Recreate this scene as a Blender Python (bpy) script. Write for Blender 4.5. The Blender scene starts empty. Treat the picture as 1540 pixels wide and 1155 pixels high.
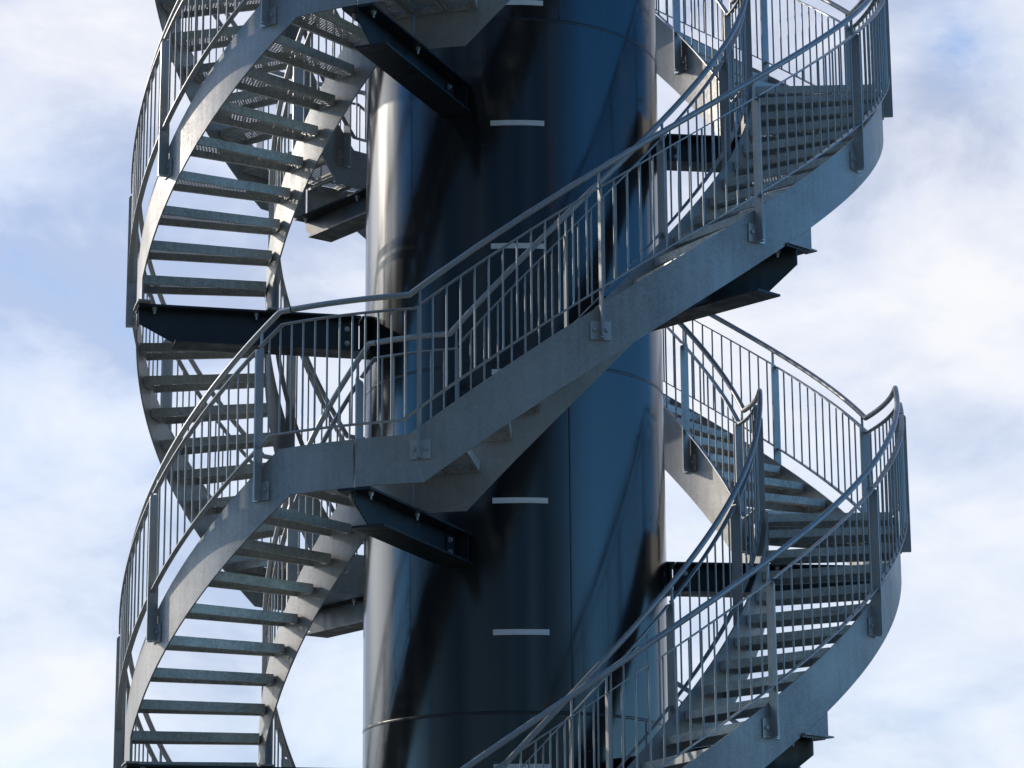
import bpy, math, random
from mathutils import Vector, Matrix
random.seed(7)
S = bpy.context.scene
COL = S.collection
rad = math.radians

# ------------------------------------------------------------------ dimensions (metres)
Z0 = 1.6                    # eye height of the photographer above the ground
CAM_D = 22.072              # horizontal distance to the tower's axis
TR = 1.196                  # tower radius
H = 3.583                   # rise of one flight (120 degrees)
FLAT = 9.7                  # half-angle of the level part at a landing
SL = H / (120 - 2 * FLAT)   # rise per degree
AZ0 = -21.7                 # azimuth of the front landing beam (0 = towards the camera, + = right)
ZL = 4.163 + Z0             # underside of the front landing's stringer
RO, RI = 3.02, 2.0          # outer face of the outer stringer, stair-side face of the inner one
NR = 18                     # risers of a flight
PSTEP = 24.0                # degrees between railing posts
LFLOOR = 0.350
FLOOR = 0.38                # walking surface above the stringer's underside
SUN_AZ, SUN_EL = -125.0, 23.0
SUN_E, SKY_E = 2.0, .15

def line(phi, off_flat, off_slope):
    """height along a flight: level at both landings, straight slope between"""
    k = math.floor((phi + 60) / 120)
    p = phi - 120 * k
    if p < 0:
        z = min(SL * (p + FLAT) + off_slope, off_flat)
    else:
        z = max(SL * (p - FLAT) + off_slope, off_flat)
    return z + k * H

def kinks(off_flat, off_slope, a, b):
    d = (off_slope - off_flat) / SL
    out = []
    for k in range(-2, 4):
        for p in (-FLAT - d, FLAT - d):
            if a < 120 * k + p < b:
                out.append(120 * k + p)
    return out

def stations(a, b, step, extra=()):
    n = max(1, round((b - a) / step))
    s = {round(a + (b - a) * i / n, 4) for i in range(n + 1)}
    for e in extra:
        s = {v for v in s if abs(v - e) > step * .35 or v in (round(a, 4), round(b, 4))}
        s.add(round(e, 4))
    return sorted(s)

def cyl(r, phi, z):
    """local flight frame: phi = 0 points to -Y, growing towards +X"""
    a = rad(phi)
    return Vector((r * math.sin(a), -r * math.cos(a), z))

# ------------------------------------------------------------------ mesh building
class MB:
    def __init__(s): s.v = []; s.f = []; s.sm = []
    def add(s, vs, fs, smooth=False):
        o = len(s.v); s.v += [tuple(v) for v in vs]
        s.f += [tuple(i + o for i in f) for f in fs]; s.sm += [smooth] * len(fs)
    def box(s, o, x, y, z):
        """corner-origin box spanned by three vectors"""
        o, x, y, z = map(Vector, (o, x, y, z))
        if x.cross(y).dot(z) < 0: x, y = y, x
        p = [o, o + x, o + x + y, o + y]; p += [q + z for q in p]
        s.add(p, [(3, 2, 1, 0), (4, 5, 6, 7), (0, 1, 5, 4), (1, 2, 6, 5), (2, 3, 7, 6), (3, 0, 4, 7)])
    def prism(s, poly, ext):
        """polygon (list of points) extruded by a vector"""
        poly = [Vector(p) for p in poly]; ext = Vector(ext); n = len(poly)
        nor = Vector((0, 0, 0))
        for i in range(n): nor += poly[i].cross(poly[(i + 1) % n])
        if nor.dot(ext) < 0: poly = poly[::-1]
        s.add(poly, [tuple(range(n - 1, -1, -1))])
        s.add([p + ext for p in poly], [tuple(range(n))])
        for i in range(n):
            a, b = poly[i], poly[(i + 1) % n]
            s.add([a, b, b + ext, a + ext], [(0, 1, 2, 3)])
    def rod(s, a, b, r, n=8, caps=True, smooth=True):
        a, b = Vector(a), Vector(b); d = (b - a).normalized()
        u = d.orthogonal().normalized(); w = d.cross(u)
        ring = [u * math.cos(t) * r + w * math.sin(t) * r for t in (2 * math.pi * i / n for i in range(n))]
        vs = [a + q for q in ring] + [b + q for q in ring]
        s.add(vs, [(i, (i + 1) % n, n + (i + 1) % n, n + i) for i in range(n)], smooth)
        if caps:
            s.add([a + q for q in ring], [tuple(range(n - 1, -1, -1))]); s.add([b + q for q in ring], [tuple(range(n))])
    def sweep(s, rows, hard=True, caps=True, smooth=True):
        """rows: list of closed cross-sections, same number of points each"""
        n = len(rows[0])
        if hard:
            for i in range(n):
                j = (i + 1) % n; vs = []
                for r in rows: vs += [r[i], r[j]]
                s.add(vs, [(2 * k, 2 * k + 1, 2 * k + 3, 2 * k + 2) for k in range(len(rows) - 1)], smooth)
        else:
            vs = [p for r in rows for p in r]; fs = []
            for k in range(len(rows) - 1):
                for i in range(n):
                    j = (i + 1) % n; fs.append((k * n + i, k * n + j, k * n + n + j, k * n + n + i))
            s.add(vs, fs, smooth)
        if caps:
            s.add(rows[0], [tuple(range(n - 1, -1, -1))]); s.add(rows[-1], [tuple(range(n))])
    def mesh(s, name):
        m = bpy.data.meshes.new(name); m.from_pydata(s.v, [], s.f)
        m.polygons.foreach_set('use_smooth', s.sm)
        m.validate(); m.update(); return m
    def build(s, name, mat, parent=None, mesh=None):
        m = mesh or s.mesh(name)
        if not m.materials: m.materials.append(mat)
        return link(name, m, parent)

def link(name, data, parent=None):
    o = bpy.data.objects.new(name, data); COL.objects.link(o)
    if parent: o.parent = parent
    return o

def tag(o, label=None, cat=None, group=None, kind=None):
    for k, v in (('label', label), ('category', cat), ('group', group), ('kind', kind)):
        if v: o[k] = v
    return o

def copy_tree(o, parent=None):
    c = o.copy(); COL.objects.link(c); c.parent = parent
    for ch in CH.get(o.name, ()): copy_tree(ch, c)
    return c

# ------------------------------------------------------------------ materials
def new_mat(name):
    m = bpy.data.materials.new(name); m.use_nodes = True
    nt = m.node_tree; b = nt.nodes['Principled BSDF']
    return m, nt, b
def N(nt, t, **kw):
    n = nt.nodes.new(t)
    for k, v in kw.items():
        if k in n.inputs: n.inputs[k].default_value = v
        else: setattr(n, k, v)
    return n
def ramp(nt, pts, fac):
    r = nt.nodes.new('ShaderNodeValToRGB'); e = r.color_ramp.elements
    while len(e) < len(pts): e.new(0.5)
    for el, (p, c) in zip(e, pts):
        el.position = p; el.color = (c, c, c, 1) if isinstance(c, (int, float)) else (*c, 1)
    nt.links.new(fac, r.inputs[0]); return r
def objcoord(nt):
    tc = N(nt, 'ShaderNodeTexCoord'); oi = N(nt, 'ShaderNodeObjectInfo')
    mu = N(nt, 'ShaderNodeMath', operation='MULTIPLY'); mu.inputs[1].default_value = 37.0
    nt.links.new(oi.outputs['Random'], mu.inputs[0])
    ad = N(nt, 'ShaderNodeVectorMath', operation='ADD')
    nt.links.new(tc.outputs['Object'], ad.inputs[0]); nt.links.new(mu.outputs[0], ad.inputs[1])
    return tc, ad.outputs[0]

def galvanised(name, base, metal, rough, spangle=38.0, contrast=1.0, holes=False):
    m, nt, b = new_mat(name); L = nt.links.new
    tc, co = objcoord(nt)
    big = N(nt, 'ShaderNodeTexNoise', Scale=1.7, Detail=6.0, Roughness=0.62); L(co, big.inputs['Vector'])
    vor = N(nt, 'ShaderNodeTexVoronoi', Scale=spangle, Randomness=1.0); L(co, vor.inputs['Vector'])
    sep = N(nt, 'ShaderNodeSeparateColor'); L(vor.outputs['Color'], sep.inputs[0])
    fine = N(nt, 'ShaderNodeTexNoise', Scale=90.0, Detail=3.0); L(co, fine.inputs['Vector'])
    # streaks that run down the plate
    mp = N(nt, 'ShaderNodeMapping'); mp.inputs['Scale'].default_value = (26, 26, 2.2); L(co, mp.inputs['Vector'])
    st = N(nt, 'ShaderNodeTexNoise', Scale=1.0, Detail=3.0); L(mp.outputs[0], st.inputs['Vector'])
    def mul(a, k):
        n = N(nt, 'ShaderNodeMath', operation='MULTIPLY'); L(a, n.inputs[0]); n.inputs[1].default_value = k; return n.outputs[0]
    def add(a, c):
        n = N(nt, 'ShaderNodeMath', operation='ADD'); L(a, n.inputs[0]); L(c, n.inputs[1]); return n.outputs[0]
    v = add(add(mul(big.outputs[0], .58), mul(sep.outputs[0], .16 * contrast)), add(mul(fine.outputs[0], .26), mul(st.outputs[0], .22)))
    lo = tuple(c * (1 - .42 * contrast) for c in base); hi = tuple(min(1, c * (1 + .40 * contrast)) for c in base)
    r = ramp(nt, [(.38, lo), (.56, base), (.74, hi)], v)
    L(r.outputs[0], b.inputs['Base Color'])
    rr = ramp(nt, [(.3, min(1, rough + .10)), (.7, max(0, rough - .10))], v)
    L(rr.outputs[0], b.inputs['Roughness'])
    b.inputs['Metallic'].default_value = metal
    bp = N(nt, 'ShaderNodeBump', Strength=.12, Distance=.004); L(v, bp.inputs['Height']); L(bp.outputs[0], b.inputs['Normal'])
    if holes:
        # staggered round perforations in the tread plate (x = along the tread, y = across it)
        sx = N(nt, 'ShaderNodeSeparateXYZ'); L(tc.outputs['Object'], sx.inputs[0])
        def M(op, a, c=None, d=None):
            n = N(nt, 'ShaderNodeMath', operation=op)
            for i, q in enumerate((a, c, d)):
                if q is None: continue
                if isinstance(q, (int, float)): n.inputs[i].default_value = q
                else: L(q, n.inputs[i])
            return n.outputs[0]
        px, py = .026, .026
        row = M('FLOOR', M('DIVIDE', sx.outputs['Y'], py))
        sh = M('MULTIPLY', M('FLOORED_MODULO', row, 2.0), .5)
        fx = M('SUBTRACT', M('FRACT', M('ADD', M('DIVIDE', sx.outputs['X'], px), sh)), .5)
        fy = M('SUBTRACT', M('FRACT', M('DIVIDE', sx.outputs['Y'], py)), .5)
        d = M('SQRT', M('ADD', M('MULTIPLY', fx, fx), M('MULTIPLY', fy, fy)))
        hole = M('LESS_THAN', d, .27)
        lit_rim = M('LESS_THAN', d, .42)         # drawn rims of the perforations, light caught on them painted in as pale colour
        mr = N(nt, 'ShaderNodeMix', data_type='RGBA'); L(lit_rim, mr.inputs[0]); L(r.outputs[0], mr.inputs[6]); mr.inputs[7].default_value = (.85, .86, .84, 1)
        L(mr.outputs[2], b.inputs['Base Color'])
        tr = N(nt, 'ShaderNodeBsdfTransparent'); mx = N(nt, 'ShaderNodeMixShader')
        L(hole, mx.inputs[0]); L(b.outputs[0], mx.inputs[1]); L(tr.outputs[0], mx.inputs[2])
        L(mx.outputs[0], nt.nodes['Material Output'].inputs[0])
    return m

GALV = galvanised('galvanised_plate', (.37, .375, .375), .28, .56, 64, .6)
RAIL = galvanised('galvanised_rail', (.39, .405, .415), .36, .48, 80, .5)
TREAD = galvanised('galvanised_tread', (.46, .475, .46), .33, .50, 60, .9)
GRATE = galvanised('perforated_plate', (.32, .33, .31), .2, .55, 60, .8, holes=True)
BOLT = galvanised('zinc_bolt', (.50, .51, .52), .5, .40, 120, .4)

def paint(name, col, rough, ior, wave=0.0, coat=0.0, dirt=True, tint=(1, 1, 1)):
    m, nt, b = new_mat(name); L = nt.links.new
    tc = N(nt, 'ShaderNodeTexCoord')
    n1 = N(nt, 'ShaderNodeTexNoise', Scale=1.3, Detail=6.0, Roughness=.6); L(tc.outputs['Object'], n1.inputs['Vector'])
    r = ramp(nt, [(.3, tuple(c * .8 for c in col)), (.7, tuple(c * 1.25 for c in col))], n1.outputs[0])
    colout = r.outputs[0]
    if dirt:   # small pale specks of dried droplets and overspray
        vo = N(nt, 'ShaderNodeTexVoronoi', Scale=9.0, Randomness=1.0); L(tc.outputs['Object'], vo.inputs['Vector'])
        lt = N(nt, 'ShaderNodeMath', operation='LESS_THAN'); L(vo.outputs['Distance'], lt.inputs[0]); lt.inputs[1].default_value = .035
        sp = N(nt, 'ShaderNodeSeparateColor'); L(vo.outputs['Color'], sp.inputs[0])
        g = N(nt, 'ShaderNodeMath', operation='GREATER_THAN'); L(sp.outputs[0], g.inputs[0]); g.inputs[1].default_value = .86
        mm = N(nt, 'ShaderNodeMath', operation='MULTIPLY'); L(lt.outputs[0], mm.inputs[0]); L(g.outputs[0], mm.inputs[1])
        mc = N(nt, 'ShaderNodeMix', data_type='RGBA'); L(mm.outputs[0], mc.inputs[0]); L(colout, mc.inputs[6]); mc.inputs[7].default_value = (.35, .35, .34, 1)
        colout = mc.outputs[2]
    L(colout, b.inputs['Base Color'])
    m2 = N(nt, 'ShaderNodeMapping'); m2.inputs['Scale'].default_value = (9, 9, .5); L(tc.outputs['Object'], m2.inputs['Vector'])   # rain runs
    n2 = N(nt, 'ShaderNodeTexNoise', Scale=1.0, Detail=6.0); L(m2.outputs[0], n2.inputs['Vector'])
    rr = ramp(nt, [(.3, rough * .7), (.7, rough * 1.4)], n2.outputs[0]); L(rr.outputs[0], b.inputs['Roughness'])
    if wave:
        m3 = N(nt, 'ShaderNodeMapping'); m3.inputs['Scale'].default_value = (16, 16, .35); L(tc.outputs['Object'], m3.inputs['Vector'])
        n5 = N(nt, 'ShaderNodeTexNoise', Scale=1.0, Detail=7.0, Roughness=.62); L(m3.outputs[0], n5.inputs['Vector'])
        du = ramp(nt, [(.52, 0.0), (.78, .055)], n5.outputs[0])
        md = N(nt, 'ShaderNodeMix', data_type='RGBA'); L(du.outputs[0], md.inputs[0]); L(colout, md.inputs[6]); md.inputs[7].default_value = (.22, .21, .19, 1)
        L(md.outputs[2], b.inputs['Base Color'])
    b.inputs['IOR'].default_value = ior; b.inputs['Specular Tint'].default_value = (*tint, 1)
    b.inputs['Coat Weight'].default_value = coat; b.inputs['Coat Roughness'].default_value = .12
    if wave:
        mp = N(nt, 'ShaderNodeMapping'); mp.inputs['Scale'].default_value = (1.6, 1.6, .25); L(tc.outputs['Object'], mp.inputs['Vector'])
        n3 = N(nt, 'ShaderNodeTexNoise', Scale=1.0, Detail=1.5); L(mp.outputs[0], n3.inputs['Vector'])
        n4 = N(nt, 'ShaderNodeTexNoise', Scale=160.0, Detail=1.0); L(tc.outputs['Object'], n4.inputs['Vector'])
        bp = N(nt, 'ShaderNodeBump', Strength=1.0, Distance=wave); L(n3.outputs[0], bp.inputs['Height'])
        b2 = N(nt, 'ShaderNodeBump', Strength=.10, Distance=.0008); L(n4.outputs[0], b2.inputs['Height']); L(bp.outputs[0], b2.inputs['Normal'])
        L(b2.outputs[0], b.inputs['Normal'])
    return m

TOWER = paint('black_blue_gloss_paint', (.003, .006, .009), .16, 1.74, wave=.015, tint=(.9, .96, 1.0))
WELD = paint('painted_weld', (.008, .014, .022), .34, 1.6, dirt=False)
BEAM = paint('navy_beam_paint', (.010, .017, .027), .36, 1.55)
MARK = paint('white_mark_paint', (.88, .88, .87), .5, 1.45, dirt=False)
RUBBER = paint('dark_joint', (.012, .012, .013), .6, 1.4, dirt=False)

# ------------------------------------------------------------------ one flight, built once
CH = {}
def child(o, parent):
    CH.setdefault(parent.name, []).append(o); return o

flight = bpy.data.objects.new('stair_flight', None); COL.objects.link(flight)
flight.empty_display_size = .3

GAP = .15     # half the joint gap at a landing, degrees
def stringer(r0, r1, bot, top):
    mb = MB(); ks = kinks(*bot, 0, 120) + kinks(*top, 0, 120)
    rows = []
    for p in stations(GAP, 120 - GAP, 1.5, ks):
        b, t = line(p, *bot), line(p, *top)
        rows.append([cyl(r0, p, b), cyl(r1, p, b), cyl(r1, p, t), cyl(r0, p, t)])
    mb.sweep(rows)
    for kb, kt in zip(sorted(kinks(*bot, 0, 120)), sorted(kinks(*top, 0, 120))):   # dressed weld where the plate changes pitch
        zb_, zt_ = line(kb, *bot), line(kt, *top); rr = []
        for q in range(9):
            f = q / 8; p = kb + (kt - kb) * f; z = zb_ + (zt_ - zb_) * f
            rr.append([cyl(r1 - .002, p - .12, z), cyl(r1 + .0016, p, z), cyl(r1 - .002, p + .12, z), cyl(r0 + .002, p + .12, z), cyl(r0 - .0016, p, z), cyl(r0 + .002, p - .12, z)])
        mb.sweep(rr)
    return mb
OB, OT = (0, 0), (.342, .416)
IB, IT = (0, -.067), (.342, .483)
so = child(stringer(RO - .013, RO, OB, OT).build('stringer', GALV, flight), flight)
si = child(stringer(RI - .013, RI, IB, IT).build('stringer', GALV, flight), flight)
MID = 65.2                     # where the mid-flight beam carries the stringers
MIDTOP = 6.07 - 4.163          # its top face above the module's base
for o, r0, r1, bt, a, b in ((so, RO - .013, RO, OB, 63.4, 68.5), (si, RI - .013, RI, IB, 65.0, 69.5)):
    mb = MB(); rows = []
    for p in stations(a, b, .8):
        t = max(line(p, *bt) - .002, MIDTOP + .018)
        rows.append([cyl(r0, p, MIDTOP + .014), cyl(r1, p, MIDTOP + .014), cyl(r1, p, t), cyl(r0, p, t)])
    mb.sweep(rows)
    rows = []
    for p in stations(a - .3, b + .5, .8):
        rows.append([cyl(r0 - .06, p, MIDTOP + .001), cyl(r1 + .03, p, MIDTOP + .001), cyl(r1 + .03, p, MIDTOP + .013), cyl(r0 - .06, p, MIDTOP + .013)])
    mb.sweep(rows)
    child(mb.build('hanger_plate', GALV, o), o)
# splice plates and bolts behind the landing joints
for o, r in ((so, RO - .013), (si, RI - .013)):
    pass

# treads ------------------------------------------------------------
R0, R1 = RI + .004, RO - .038
def plank(w_in, w_out, lip_f, lip_r, ret=.022):
    """x = radial, y = going (0 = nosing); perforated top plate kept in its own mesh"""
    t = .004; L_ = R1 - R0; body = MB(); top = MB()
    y1a, y1b = w_in, w_out
    def P(x, f, z):                       # f 0 nosing .. 1 rear edge
        w = y1a + (y1b - y1a) * (x / L_)
        return Vector((x, f * w, z))
    def strip(y0, y1, z0, z1, xs=(0, L_), rear=False):
        a = []
        for x in xs:
            w = (y1a + (y1b - y1a) * (x / L_)) if rear else 0
            a.append([Vector((x, w + y0, z0)), Vector((x, w + y1, z0)), Vector((x, w + y1, z1)), Vector((x, w + y0, z1))])
        body.sweep(a, smooth=False)
    strip(0, t, -lip_f, -.001); strip(t, ret, -lip_f, -lip_f + t)          # nosing and its return
    strip(-t, 0, -lip_r, -.001, rear=True); strip(-ret, -t, -lip_r, -lip_r + t, rear=True)
    # end plates with their bolts
    for x0, x1, xb, s in ((0, .005, .005, 1), (L_ - .005, L_, L_ - .005, -1)):
        w = y1a + (y1b - y1a) * (x0 / L_)
        body.box((x0, t, -max(lip_f, lip_r)), (x1 - x0, 0, 0), (0, w - 2 * t, 0), (0, 0, max(lip_f, lip_r) - .006))
        for f in (.28, .72):
            c = Vector((xb, f * w, -max(lip_f, lip_r) * .55))
            body.rod(c, c + Vector((s * .012, 0, 0)), .014, 6, smooth=False)
    t = .0012
    a = [[P(x, 0, -t), P(x, 1, -t), P(x, 1, 0), P(x, 0, 0)] for x in (0, L_)]
    top.sweep(a, smooth=False)
    return body, top
def place(o, phi, z):
    """a plank's nosing line lies on the radial line at phi"""
    a = rad(phi); rx = Vector((math.sin(a), -math.cos(a), 0)); ty = Vector((math.cos(a), math.sin(a), 0))
    p = rx * R0 + Vector((0, 0, z))
    o.matrix_local = Matrix(((rx.x, ty.x, 0, p.x), (rx.y, ty.y, 0, p.y), (0, 0, 1, p.z), (0, 0, 0, 1)))
STEP = (120 - 2 * FLAT) / NR
PHI1 = 109.5 - STEP * (NR - 1)
bm, tm = plank(.235, .325, .062, .070)
bm, tm = bm.mesh('tread'), tm.mesh('tread_plate')
for i in range(1, NR):
    o = child(MB().build('tread', TREAD, flight, bm), flight)
    place(o, PHI1 + STEP * (i - 1), FLOOR + H * i / NR)
    t = child(MB().build('perforated_plate', GRATE, o, tm), o)
# the landing: two perforated planks on each side of the joint
for a, b, z in ((.25, 7.3, LFLOOR), (7.5, 14.6, LFLOOR), (109.5, 114.6, LFLOOR + H), (114.8, 119.8, LFLOOR + H)):
    w = rad(b - a)
    bb, tt = plank(w * R0, w * R1, .062, .070)
    o = child(bb.build('landing_plank', TREAD, flight), flight); place(o, a, z)
    t = child(tt.build('perforated_plate', GRATE, o), o)

# railings ----------------------------------------------------------
HR, TB, LB = (1.345, 1.41), (1.235, 1.268), (.434, .528)
POSTS = [9.3 + PSTEP * i for i in range(5)]
def tube(r, prof, a, b, rr, n=12):
    ks = kinks(*prof, a, b); st = stations(a, b, 1.5, ks); pts = [cyl(r, p, line(p, *prof)) for p in st]
    rows = []
    for i, p in enumerate(pts):
        d = (pts[min(i + 1, len(pts) - 1)] - pts[max(i - 1, 0)]).normalized()
        rh = cyl(1, st[i], 0); u = (rh - d * rh.dot(d)).normalized(); w = d.cross(u)
        rows.append([p + u * rr * math.cos(t) + w * rr * math.sin(t) for t in (2 * math.pi * k / n for k in range(n))])
    return rows
def flatbar(r, prof, a, b, wid, th, ks_only=True):
    ks = kinks(*prof, a, b); st = stations(a, b, 1.5, ks); pts = [cyl(r, p, line(p, *prof)) for p in st]; rows = []
    for i, p in enumerate(pts):
        d = (pts[min(i + 1, len(pts) - 1)] - pts[max(i - 1, 0)]).normalized()
        rh = cyl(1, st[i], 0); w = rh.cross(d).normalized()
        if w.z < 0: w = -w
        rows.append([p - rh * wid / 2 - w * th / 2, p + rh * wid / 2 - w * th / 2, p + rh * wid / 2 + w * th / 2, p - rh * wid / 2 + w * th / 2])
    return rows
for side in (1, -1):
    rf = RO if side > 0 else RI - .013           # face the posts are bolted to
    rb = rf + side * .052                        # bars and balusters
    rh = rf + side * .022                        # handrail
    nb = 12 if side > 0 else 7
    frame = MB()
    for pp in POSTS:
        dg = math.degrees(.012 / rb)
        for prof in (TB, LB):
            frame.sweep(flatbar(rb, prof, pp - PSTEP + dg, pp - dg, .040, .009))
    gr = child(frame.build('guardrail', RAIL, flight), flight)
    gr['label'] = 'outer guardrail of the flight' if side > 0 else 'inner guardrail of the flight, beside the tower'
    hb = MB(); hb.sweep(tube(rh, HR, -9.6, 110.4, .0215), hard=False)
    hr = child(hb.build('handrail', RAIL, gr), gr)
    cb = MB(); a0 = -9.6 + .28
    cb.sweep(tube(rh, HR, -9.68, -9.52, .0232), hard=False)
    child(cb.build('joint_ring', RUBBER, gr), gr)
    bal = {}
    for pp in POSTS:
        er = cyl(1, pp, 0) ; et = Vector((math.cos(rad(pp)), math.sin(rad(pp)), 0))
        zb = line(pp, *OB) + .175; zh = line(pp, *HR)
        th = .014
        prof = [(.004, zb), (.086, zb), (.086, zh - .175)]
        for q in range(1, 6):
            t = math.pi / 2 * q / 5; prof.append((.086 - .028 * (1 - math.cos(t)), zh - .175 + .028 * math.sin(t)))
        for q in range(1, 5):
            t = math.pi / 2 * q / 4; prof.append((.052 - .020 * math.sin(t), zh - .147 + .020 * (1 - math.cos(t)) ))
        prof += [(.031, zh - .015), (.014, zh - .015), (.014, zh - .12), (.004, zh - .147)]
        mb = MB(); mb.prism([er * (rf + side * x) + Vector((0, 0, z)) - et * th / 2 for x, z in prof], et * th)
        child(mb.build('post', RAIL, gr), gr)
        # bracket plate on the stringer with a bolt each side of the post
        mb = MB(); w = .075
        mb.box(er * (rf + side * .002) - et * w + Vector((0, 0, zb - .012)), er * side * .011, et * 2 * w, (0, 0, .135))
        mb.box(er * (rf + side * .013) - et * .015 + Vector((0, 0, zb - .012)), er * side * .072, et * .03, (0, 0, .008))
        for s in (-1, 1):
            c = er * (rf + side * .013) + et * s * .046 + Vector((0, 0, zb + .060))
            mb.rod(c, c + er * side * .004, .019, 12); mb.rod(c + er * side * .004, c + er * side * .018, .0145, 6, smooth=False)
        child(mb.build('bracket', BOLT, gr), gr)
        for i in range(1, nb + 1):
            p = pp - PSTEP + PSTEP * i / (nb + 1)
            z0, z1 = line(p, *LB), line(p, *TB)
            key = round(z1 - z0, 3)
            if key not in bal:
                m = MB(); m.rod((0, 0, .004), (0, 0, z1 - z0 - .004), .0075, 8, caps=False); bal[key] = m.mesh('baluster')
            o = child(MB().build('baluster', RAIL, gr, bal[key]), gr); o.location = cyl(rb, p, z0)

# labels of the nine flights in view: (level, turn)
FL = {
 (0, 0): 'galvanised flight sweeping right across the tower from the middle front landing with a joint gap',
 (-1, 0): 'galvanised flight at lower right whose two handrails cross the tower near its lowest seam',
 (1, 0): 'topmost front flight, only the underside of its first planks showing over the upper beam',
 (-1, 1): 'low rear flight, just its landing showing between lower left treads and the tower',
 (0, 1): 'rear flight climbing behind the tower from the right landing with sharply upturned handrails',
 (1, 1): 'rear flight behind the uppermost right railings, its sunlit stringer beside the tower top',
 (-1, 2): 'lower left flight seen from below, rising to the middle front landing',
 (0, 2): 'upper left flight seen from below with dotted perforated treads above the long dark beam',
 (1, 2): 'rear flight in the top left corner, mostly cut off above the perforated treads',
}
def turn(j, k, extra=0.0):
    """place a module at azimuth AZ0 + 120 j and level k"""
    return Matrix.Translation((0, 0, ZL + k * H)) @ Matrix.Rotation(rad(AZ0 + 120 * j + extra), 4, 'Z')
first = True
for (k, j), lab in FL.items():
    f = flight if first else copy_tree(flight)
    first = False
    f.matrix_world = turn(j, k)
    tag(f, lab, 'staircase', 'stair flights winding round the tower')

# ------------------------------------------------------------------ support beams
def beam(name, h, x_in, x_out, x_flange):
    """I-section along +X, top at z = 0, web end cut back at the outer end"""
    w, tf, tw = .25, .017, .011
    mb = MB()
    mb.box((x_in, -w / 2, -tf), (x_out - x_in, 0, 0), (0, w, 0), (0, 0, tf))
    mb.box((x_in, -w / 2, -h), (x_flange - x_in, 0, 0), (0, w, 0), (0, 0, tf))
    mb.prism([(x_in, -tw / 2, -tf), (x_out - .012, -tw / 2, -tf), (x_out - .012, -tw / 2, -h * .45), (x_flange, -tw / 2, -h + tf), (x_in, -tw / 2, -h + tf)], (0, tw, 0))
    o = mb.build(name, BEAM)
    pl = MB()                                        # splice plate on each side of the web
    for s in (-1, 1):
        y = s * (tw / 2 + .001)
        pl.box((x_in + .015, y, -h * .86), (.13, 0, 0), (0, s * .010, 0), (0, 0, h * .72))
    child(pl.build('splice_plate', BEAM, o), o)
    for s in (-1, 1):
        for z in (-h * .3, -h * .7):
            b = MB(); c = Vector((x_in + .095, s * (tw / 2 + .011), z))
            b.rod(c, c + Vector((0, s * .004, 0)), .022, 12); b.rod(c + Vector((0, s * .004, 0)), c + Vector((0, s * .02, 0)), .016, 6, smooth=False)
            child(b.build('bolt', BOLT, o), o)
        for x in (RI + .10, RO - .12):               # bolts that hold the stringer cleats, seen under the flange
            b = MB(); c = Vector((x, s * .075, -tf))
            b.rod(c, c + Vector((0, 0, -.005)), .024, 12); b.rod(c + Vector((0, 0, -.005)), c + Vector((0, 0, -.024)), .017, 6, smooth=False)
            b.rod(c + Vector((0, 0, -.024)), c + Vector((0, 0, -.05)), .009, 8)
            child(b.build('bolt', BOLT, o), o)
    # angle cleats standing on the flange, bolted to the stringers
    for x in (RI - .013, RO - .013):
        pass
    return o
b1 = beam('support_beam', .236, 1.27, 3.02, 2.79)
b2 = beam('support_beam', .292, 1.27, 3.03, 2.74)
BL = {
 ('l', 0, 0): 'black beam under the middle front landing, bolted to the tower',
 ('l', 1, 0): 'black beam under the top front landing, above the second tick mark',
 ('l', 0, 1): 'black beam level with the tower\'s lower right edge, behind the lower right railings',
 ('l', 1, 1): 'black beam by the tower\'s upper right edge, behind the long front handrail',
 ('l', 0, 2): 'beam under the lower rear landing, left of the tower beside the sunlit lower shell',
 ('l', 1, 2): 'beam under the upper rear landing, its bottom flange left of the bright tower edge',
 ('m', 0, 0): 'black beam end sticking out below the middle of the long front flight at right',
 ('m', -1, 0): 'black beam end under the lower right flight at the photo\'s bottom edge',
 ('m', 0, 2): 'long dark beam with bolts crossing left from the tower beneath the upper left treads',
 ('m', -1, 2): 'black beam crossing under the lowest left tread at the photo\'s bottom edge',
}
done = set()
for (t, k, j), lab in BL.items():
    src = b1 if t == 'l' else b2
    o = copy_tree(src) if t in done else src
    done.add(t)
    ex, dz = (0, -.003) if t == 'l' else (MID, MIDTOP)
    o.matrix_world = Matrix.Translation((0, 0, ZL + k * H + dz)) @ Matrix.Rotation(rad(AZ0 + 120 * j + ex) - math.pi / 2, 4, 'Z')
    tag(o, lab, 'beam', 'support beams of the stairs', 'thing')

# ------------------------------------------------------------------ tower
tower = bpy.data.objects.new('steel_tower', None); COL.objects.link(tower)
tag(tower, 'tall round tower of glossy black blue steel with white tick marks and weld seams', 'tower')
TOP = 15.0
n = 192
mb = MB()
zs = [0, 4.0 - .2, TOP]
rows = []
ring = lambda r, z: [Vector((r * math.sin(2 * math.pi * i / n), -r * math.cos(2 * math.pi * i / n), z)) for i in range(n)]
mb.sweep([ring(TR, -.3), ring(TR, TOP)], hard=False)
mb.build('shell', TOWER, tower)
SEAMS = [2.804 - 2.73, 2.804, 5.473, 8.264, 8.264 + 2.75]
for z in SEAMS:
    w = MB(); rows = []; m = 8
    for dz, dr in ((-.013, -.004), (-.012, .0010), (-.006, .0004), (0, .0020), (.006, .0004), (.012, .0010), (.013, -.004)):
        rows.append(ring(TR + dr, z + Z0 + dz))
    w.sweep(rows, hard=False, caps=False)
    w.build('weld_seam', WELD, tower)
VS = [(SEAMS[0], SEAMS[1], 55), (SEAMS[1], SEAMS[2], 20.5), (SEAMS[2], SEAMS[3], 150), (SEAMS[3], SEAMS[4], 18.5)]
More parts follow.
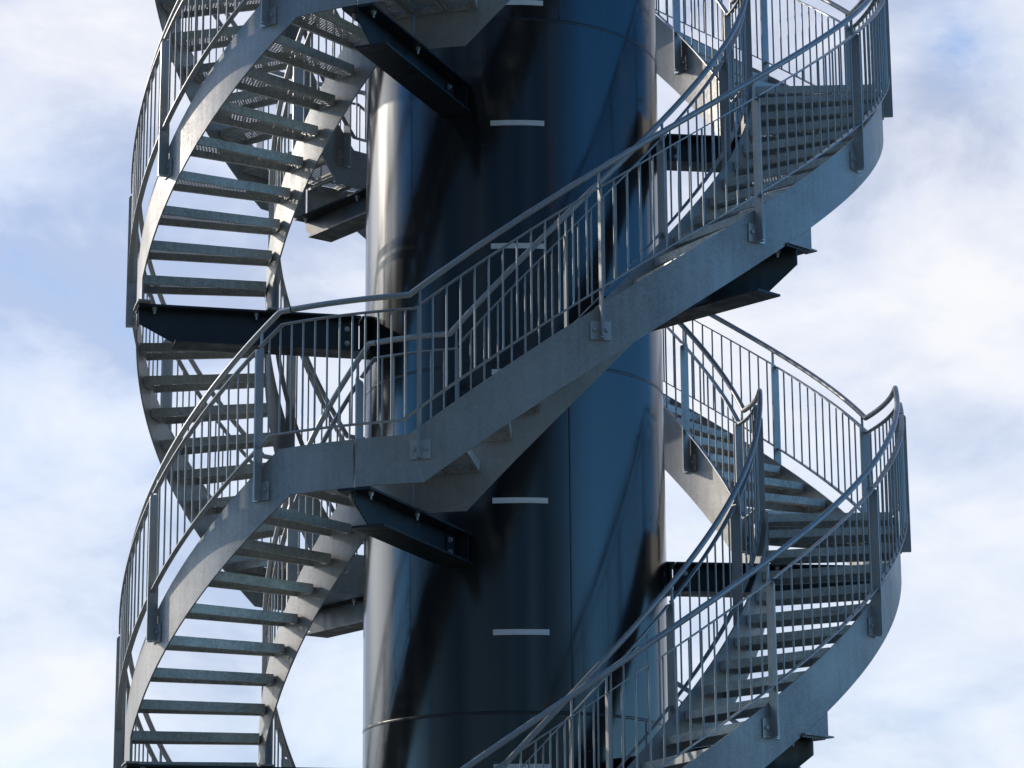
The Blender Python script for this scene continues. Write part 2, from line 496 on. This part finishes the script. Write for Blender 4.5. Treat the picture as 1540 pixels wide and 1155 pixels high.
for a, b, az in VS:
    w = MB(); rows = []
    for q in range(41):
        z = a + Z0 + .016 + (b - a - .032) * q / 40
        d = .0016
        rows.append([cyl(TR - .003, az - .42, z), cyl(TR + .0025, az - .34, z), cyl(TR + .0006, az - .12, z), cyl(TR + .0034, az, z), cyl(TR + .0006, az + .12, z), cyl(TR + .0025, az + .34, z), cyl(TR - .003, az + .42, z)])
    w.sweep(rows, hard=False)
    w.build('weld_seam', WELD, tower)
for k in range(-3, 11):
    z = 8.4016 - k + Z0
    if z < .5: continue
    w = MB(); rows = []
    for q in range(17):
        a = math.degrees(.0346) - 10.08 + 20.16 * q / 16
        rows.append([cyl(TR - .002, a, z - .021), cyl(TR + .0045, a, z - .021), cyl(TR + .0045, a, z + .021), cyl(TR - .002, a, z + .021)])
    w.sweep(rows)
    w.build('tick_mark', MARK, tower)
# stub brackets welded to the shell that carry the beams
for (t, k, j) in BL:
    h = .236 if t == 'l' else .292
    ex, dz = (0, -.003) if t == 'l' else (MID, MIDTOP)
    s = MB(); x0 = TR - .012
    s.box((x0, -.125, -.017), (1.262 - x0, 0, 0), (0, .25, 0), (0, 0, .017))
    s.box((x0, -.125, -h), (1.262 - x0, 0, 0), (0, .25, 0), (0, 0, .017))
    s.box((x0, -.0055, -h + .017), (1.262 - x0, 0, 0), (0, .011, 0), (0, 0, h - .034))
    s.box((1.222, -.115, -h + .018), (.012, 0, 0), (0, .105, 0), (0, 0, h - .036))
    s.box((1.222, .010, -h + .018), (.012, 0, 0), (0, .105, 0), (0, 0, h - .036))
    o = s.build('beam_bracket', BEAM, tower)
    o.matrix_world = Matrix.Translation((0, 0, ZL + k * H + dz)) @ Matrix.Rotation(rad(AZ0 + 120 * j + ex) - math.pi / 2, 4, 'Z')

# ------------------------------------------------------------------ ground (outside the frame, lights the undersides)
g, nt, b = new_mat('meadow_and_gravel')
tc = N(nt, 'ShaderNodeTexCoord')
n1 = N(nt, 'ShaderNodeTexNoise', Scale=.35, Detail=8.0); nt.links.new(tc.outputs['Object'], n1.inputs['Vector'])
r = ramp(nt, [(.35, (.08, .10, .05)), (.55, (.14, .14, .11)), (.7, (.22, .21, .185))], n1.outputs[0])
nt.links.new(r.outputs[0], b.inputs['Base Color']); b.inputs['Roughness'].default_value = .9
mb = MB(); R = 3000.0; m = 64
mb.add([(R * math.cos(2 * math.pi * i / m), R * math.sin(2 * math.pi * i / m), 0) for i in range(m)], [tuple(range(m))])
tag(mb.build('ground', g), 'flat meadow and gravel ground around the tower', 'ground', kind='structure')

# ------------------------------------------------------------------ sky, sun
W = bpy.data.worlds.new('World'); S.world = W; W.use_nodes = True
nt = W.node_tree; L = nt.links.new; bg = nt.nodes['Background']
STR = SKY_E
bg.inputs['Strength'].default_value = STR
sky = N(nt, 'ShaderNodeTexSky', sky_type='NISHITA', sun_disc=False)
sky.sun_elevation = rad(SUN_EL); sky.sun_rotation = rad(180 - SUN_AZ) if False else math.atan2(math.sin(rad(SUN_AZ)), -math.cos(rad(SUN_AZ)))
sky.altitude = 50; sky.air_density = 1.0; sky.dust_density = .05; sky.ozone_density = 5.0
tc = N(nt, 'ShaderNodeTexCoord')
def M(op, a, c=None, d=None, clamp=False):
    nn = N(nt, 'ShaderNodeMath', operation=op); nn.use_clamp = clamp
    for i, q in enumerate((a, c, d)):
        if q is None: continue
        if isinstance(q, (int, float)): nn.inputs[i].default_value = q
        else: L(q, nn.inputs[i])
    return nn.outputs[0]
nrm = N(nt, 'ShaderNodeVectorMath', operation='NORMALIZE'); L(tc.outputs['Generated'], nrm.inputs[0])
mp = N(nt, 'ShaderNodeMapping'); mp.inputs['Scale'].default_value = (1, 1, 1.7); L(nrm.outputs[0], mp.inputs['Vector'])
c1 = N(nt, 'ShaderNodeTexNoise', Scale=14.0, Detail=9.0, Roughness=.58, Distortion=.3); L(mp.outputs[0], c1.inputs['Vector'])
c2 = N(nt, 'ShaderNodeTexNoise', Scale=4.5, Detail=4.0, Roughness=.5); L(mp.outputs[0], c2.inputs['Vector'])
dens = M('ADD', M('MULTIPLY', M('SUBTRACT', c1.outputs[0], .5), 1.3), M('MULTIPLY', M('SUBTRACT', c2.outputs[0], .5), 1.0))
# cloud banks and clear gaps: (azimuth right of north, elevation, radius in degrees, weight)
BANKS = [(-9.2, 21.5, 2.6, .45), (-9.4, 17.4, 2.8, -.12), (-9.4, 13.2, 1.7, .42), (-9.0, 9.0, 3.0, .30), (-3.0, 15.0, 2.0, .25),
         (9.5, 20.5, 1.1, -.80), (8.8, 18.8, 1.6, .30), (9.6, 15.8, 1.9, .40), (5.0, 14.0, 2.0, .22), (9.3, 13.2, 1.4, -.05), (9.0, 9.5, 2.5, .10), (4.5, 21.0, 2.5, .15)]
for az_, el_, rd_, w_ in BANKS:
    A_, E_ = rad(az_), rad(el_)
    dv = N(nt, 'ShaderNodeVectorMath', operation='DISTANCE'); L(nrm.outputs[0], dv.inputs[0])
    dv.inputs[1].default_value = (math.sin(A_) * math.cos(E_), math.cos(A_) * math.cos(E_), math.sin(E_))
    q = M('DIVIDE', dv.outputs['Value'], rad(rd_))
    dens = M('ADD', dens, M('MULTIPLY', M('EXPONENT', M('MULTIPLY', M('MULTIPLY', q, q), -1.0)), w_))
def toward(az_, lo, hi, a_, b_, el_=0.0):
    """a value that changes with the angle from a compass direction (azimuth as seen from the tower, 0 = south)"""
    d_ = N(nt, 'ShaderNodeVectorMath', operation='DOT_PRODUCT'); L(nrm.outputs[0], d_.inputs[0])
    A_, E_ = rad(az_), rad(el_)
    d_.inputs[1].default_value = (math.sin(A_) * math.cos(E_), -math.cos(A_) * math.cos(E_), math.sin(E_))
    r_ = N(nt, 'ShaderNodeMapRange', interpolation_type='SMOOTHSTEP'); L(d_.outputs['Value'], r_.inputs[0])
    for i_, v_ in ((1, lo), (2, hi), (3, a_), (4, b_)): r_.inputs[i_].default_value = v_
    return r_.outputs[0]
dens = M('ADD', dens, toward(-165, .12, .70, -1.2, .0))      # broken cloud to the north and west, clear to the east
cov = ramp(nt, [(.0, 0.0), (.02, .50), (.14, .70), (.32, .80), (1.0, 1.0)], M('ADD', M('MULTIPLY', dens, .8), .42, clamp=True))
c3 = N(nt, 'ShaderNodeTexNoise', Scale=8.0, Detail=5.0, Roughness=.5); L(mp.outputs[0], c3.inputs['Vector'])
shade = ramp(nt, [(.40, (.54, .57, .68)), (.54, (.75, .775, .86)), (.68, (.88, .885, .91))], M('ADD', M('MULTIPLY', dens, .20), M('ADD', M('MULTIPLY', c3.outputs[0], .62), M('MULTIPLY', c1.outputs[0], .42)), clamp=True))
sc_ = N(nt, 'ShaderNodeVectorMath', operation='SCALE'); sc_.inputs['Scale'].default_value = 1 / STR; L(shade.outputs[0], sc_.inputs[0])
mix = N(nt, 'ShaderNodeMix', data_type='RGBA'); L(cov.outputs[0], mix.inputs[0]); hs = N(nt, 'ShaderNodeHueSaturation', Saturation=1.2, Value=1.2); L(sky.outputs[0], hs.inputs['Color']); L(hs.outputs[0], mix.inputs[6]); L(sc_.outputs[0], mix.inputs[7])
# unseen dark band added low in the south to darken the tower's reflections
dark_band = M('MULTIPLY', toward(-14, .28, .74, 0.0, .86, 6.0), M('ADD', .72, M('MULTIPLY', c2.outputs[0], .5)), clamp=True)
mixb = N(nt, 'ShaderNodeMix', data_type='RGBA'); L(dark_band, mixb.inputs[0]); L(mix.outputs[2], mixb.inputs[6]); 
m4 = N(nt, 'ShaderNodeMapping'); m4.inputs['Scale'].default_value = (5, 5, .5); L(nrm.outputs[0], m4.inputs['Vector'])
c4 = N(nt, 'ShaderNodeTexNoise', Scale=1.0, Detail=3.0); L(m4.outputs[0], c4.inputs['Vector'])      # upright streaks in the added band, for the tower's reflections
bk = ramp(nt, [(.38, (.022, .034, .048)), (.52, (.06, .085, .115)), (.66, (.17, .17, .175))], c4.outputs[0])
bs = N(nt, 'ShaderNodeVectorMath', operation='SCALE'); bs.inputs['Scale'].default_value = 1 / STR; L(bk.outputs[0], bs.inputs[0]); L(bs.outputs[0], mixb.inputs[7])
veil = toward(SUN_AZ, .87, 1.0, 0.0, 1.0, SUN_EL)  # bright veil added around the unseen sun to spread the tower's highlight
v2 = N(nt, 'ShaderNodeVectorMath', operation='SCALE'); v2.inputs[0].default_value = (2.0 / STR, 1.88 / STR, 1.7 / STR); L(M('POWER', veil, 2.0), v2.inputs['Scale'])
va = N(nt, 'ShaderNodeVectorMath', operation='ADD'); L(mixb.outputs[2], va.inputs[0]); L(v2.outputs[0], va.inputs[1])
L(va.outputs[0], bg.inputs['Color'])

sun = bpy.data.lights.new('sun', 'SUN'); sun.energy = SUN_E; sun.angle = rad(.53); sun.color = (1, .88, .74)
so_ = bpy.data.objects.new('sun', sun); COL.objects.link(so_)
a = rad(SUN_AZ); e = rad(SUN_EL)
sv = Vector((math.sin(a) * math.cos(e), -math.cos(a) * math.cos(e), math.sin(e)))
so_.rotation_euler = (-sv).to_track_quat('-Z', 'Y').to_euler(); so_.location = sv * 60

# ------------------------------------------------------------------ camera
cam = bpy.data.cameras.new('camera'); co = bpy.data.objects.new('camera', cam); COL.objects.link(co); S.camera = co
cam.sensor_width = 36; cam.lens = 4262.8 / 1540 * 36; cam.clip_end = 8000; cam.clip_start = .1
pitch, yaw, roll = .2488, -.0007, -.0070
fh = Vector((math.sin(yaw), math.cos(yaw), 0)); rt = Vector((math.cos(yaw), -math.sin(yaw), 0)); up = Vector((0, 0, 1))
fw = fh * math.cos(pitch) + up * math.sin(pitch); uu = up * math.cos(pitch) - fh * math.sin(pitch)
r2 = rt * math.cos(roll) + uu * math.sin(roll); u2 = uu * math.cos(roll) - rt * math.sin(roll)
co.matrix_world = Matrix(((r2.x, u2.x, -fw.x, 0), (r2.y, u2.y, -fw.y, -CAM_D), (r2.z, u2.z, -fw.z, Z0), (0, 0, 0, 1)))

S.view_settings.view_transform = 'Standard'; S.view_settings.look = 'None'
S.view_settings.exposure = .12; S.view_settings.gamma = 1
S.render.engine = 'CYCLES'
S.cycles.max_bounces = 8; S.cycles.transparent_max_bounces = 12
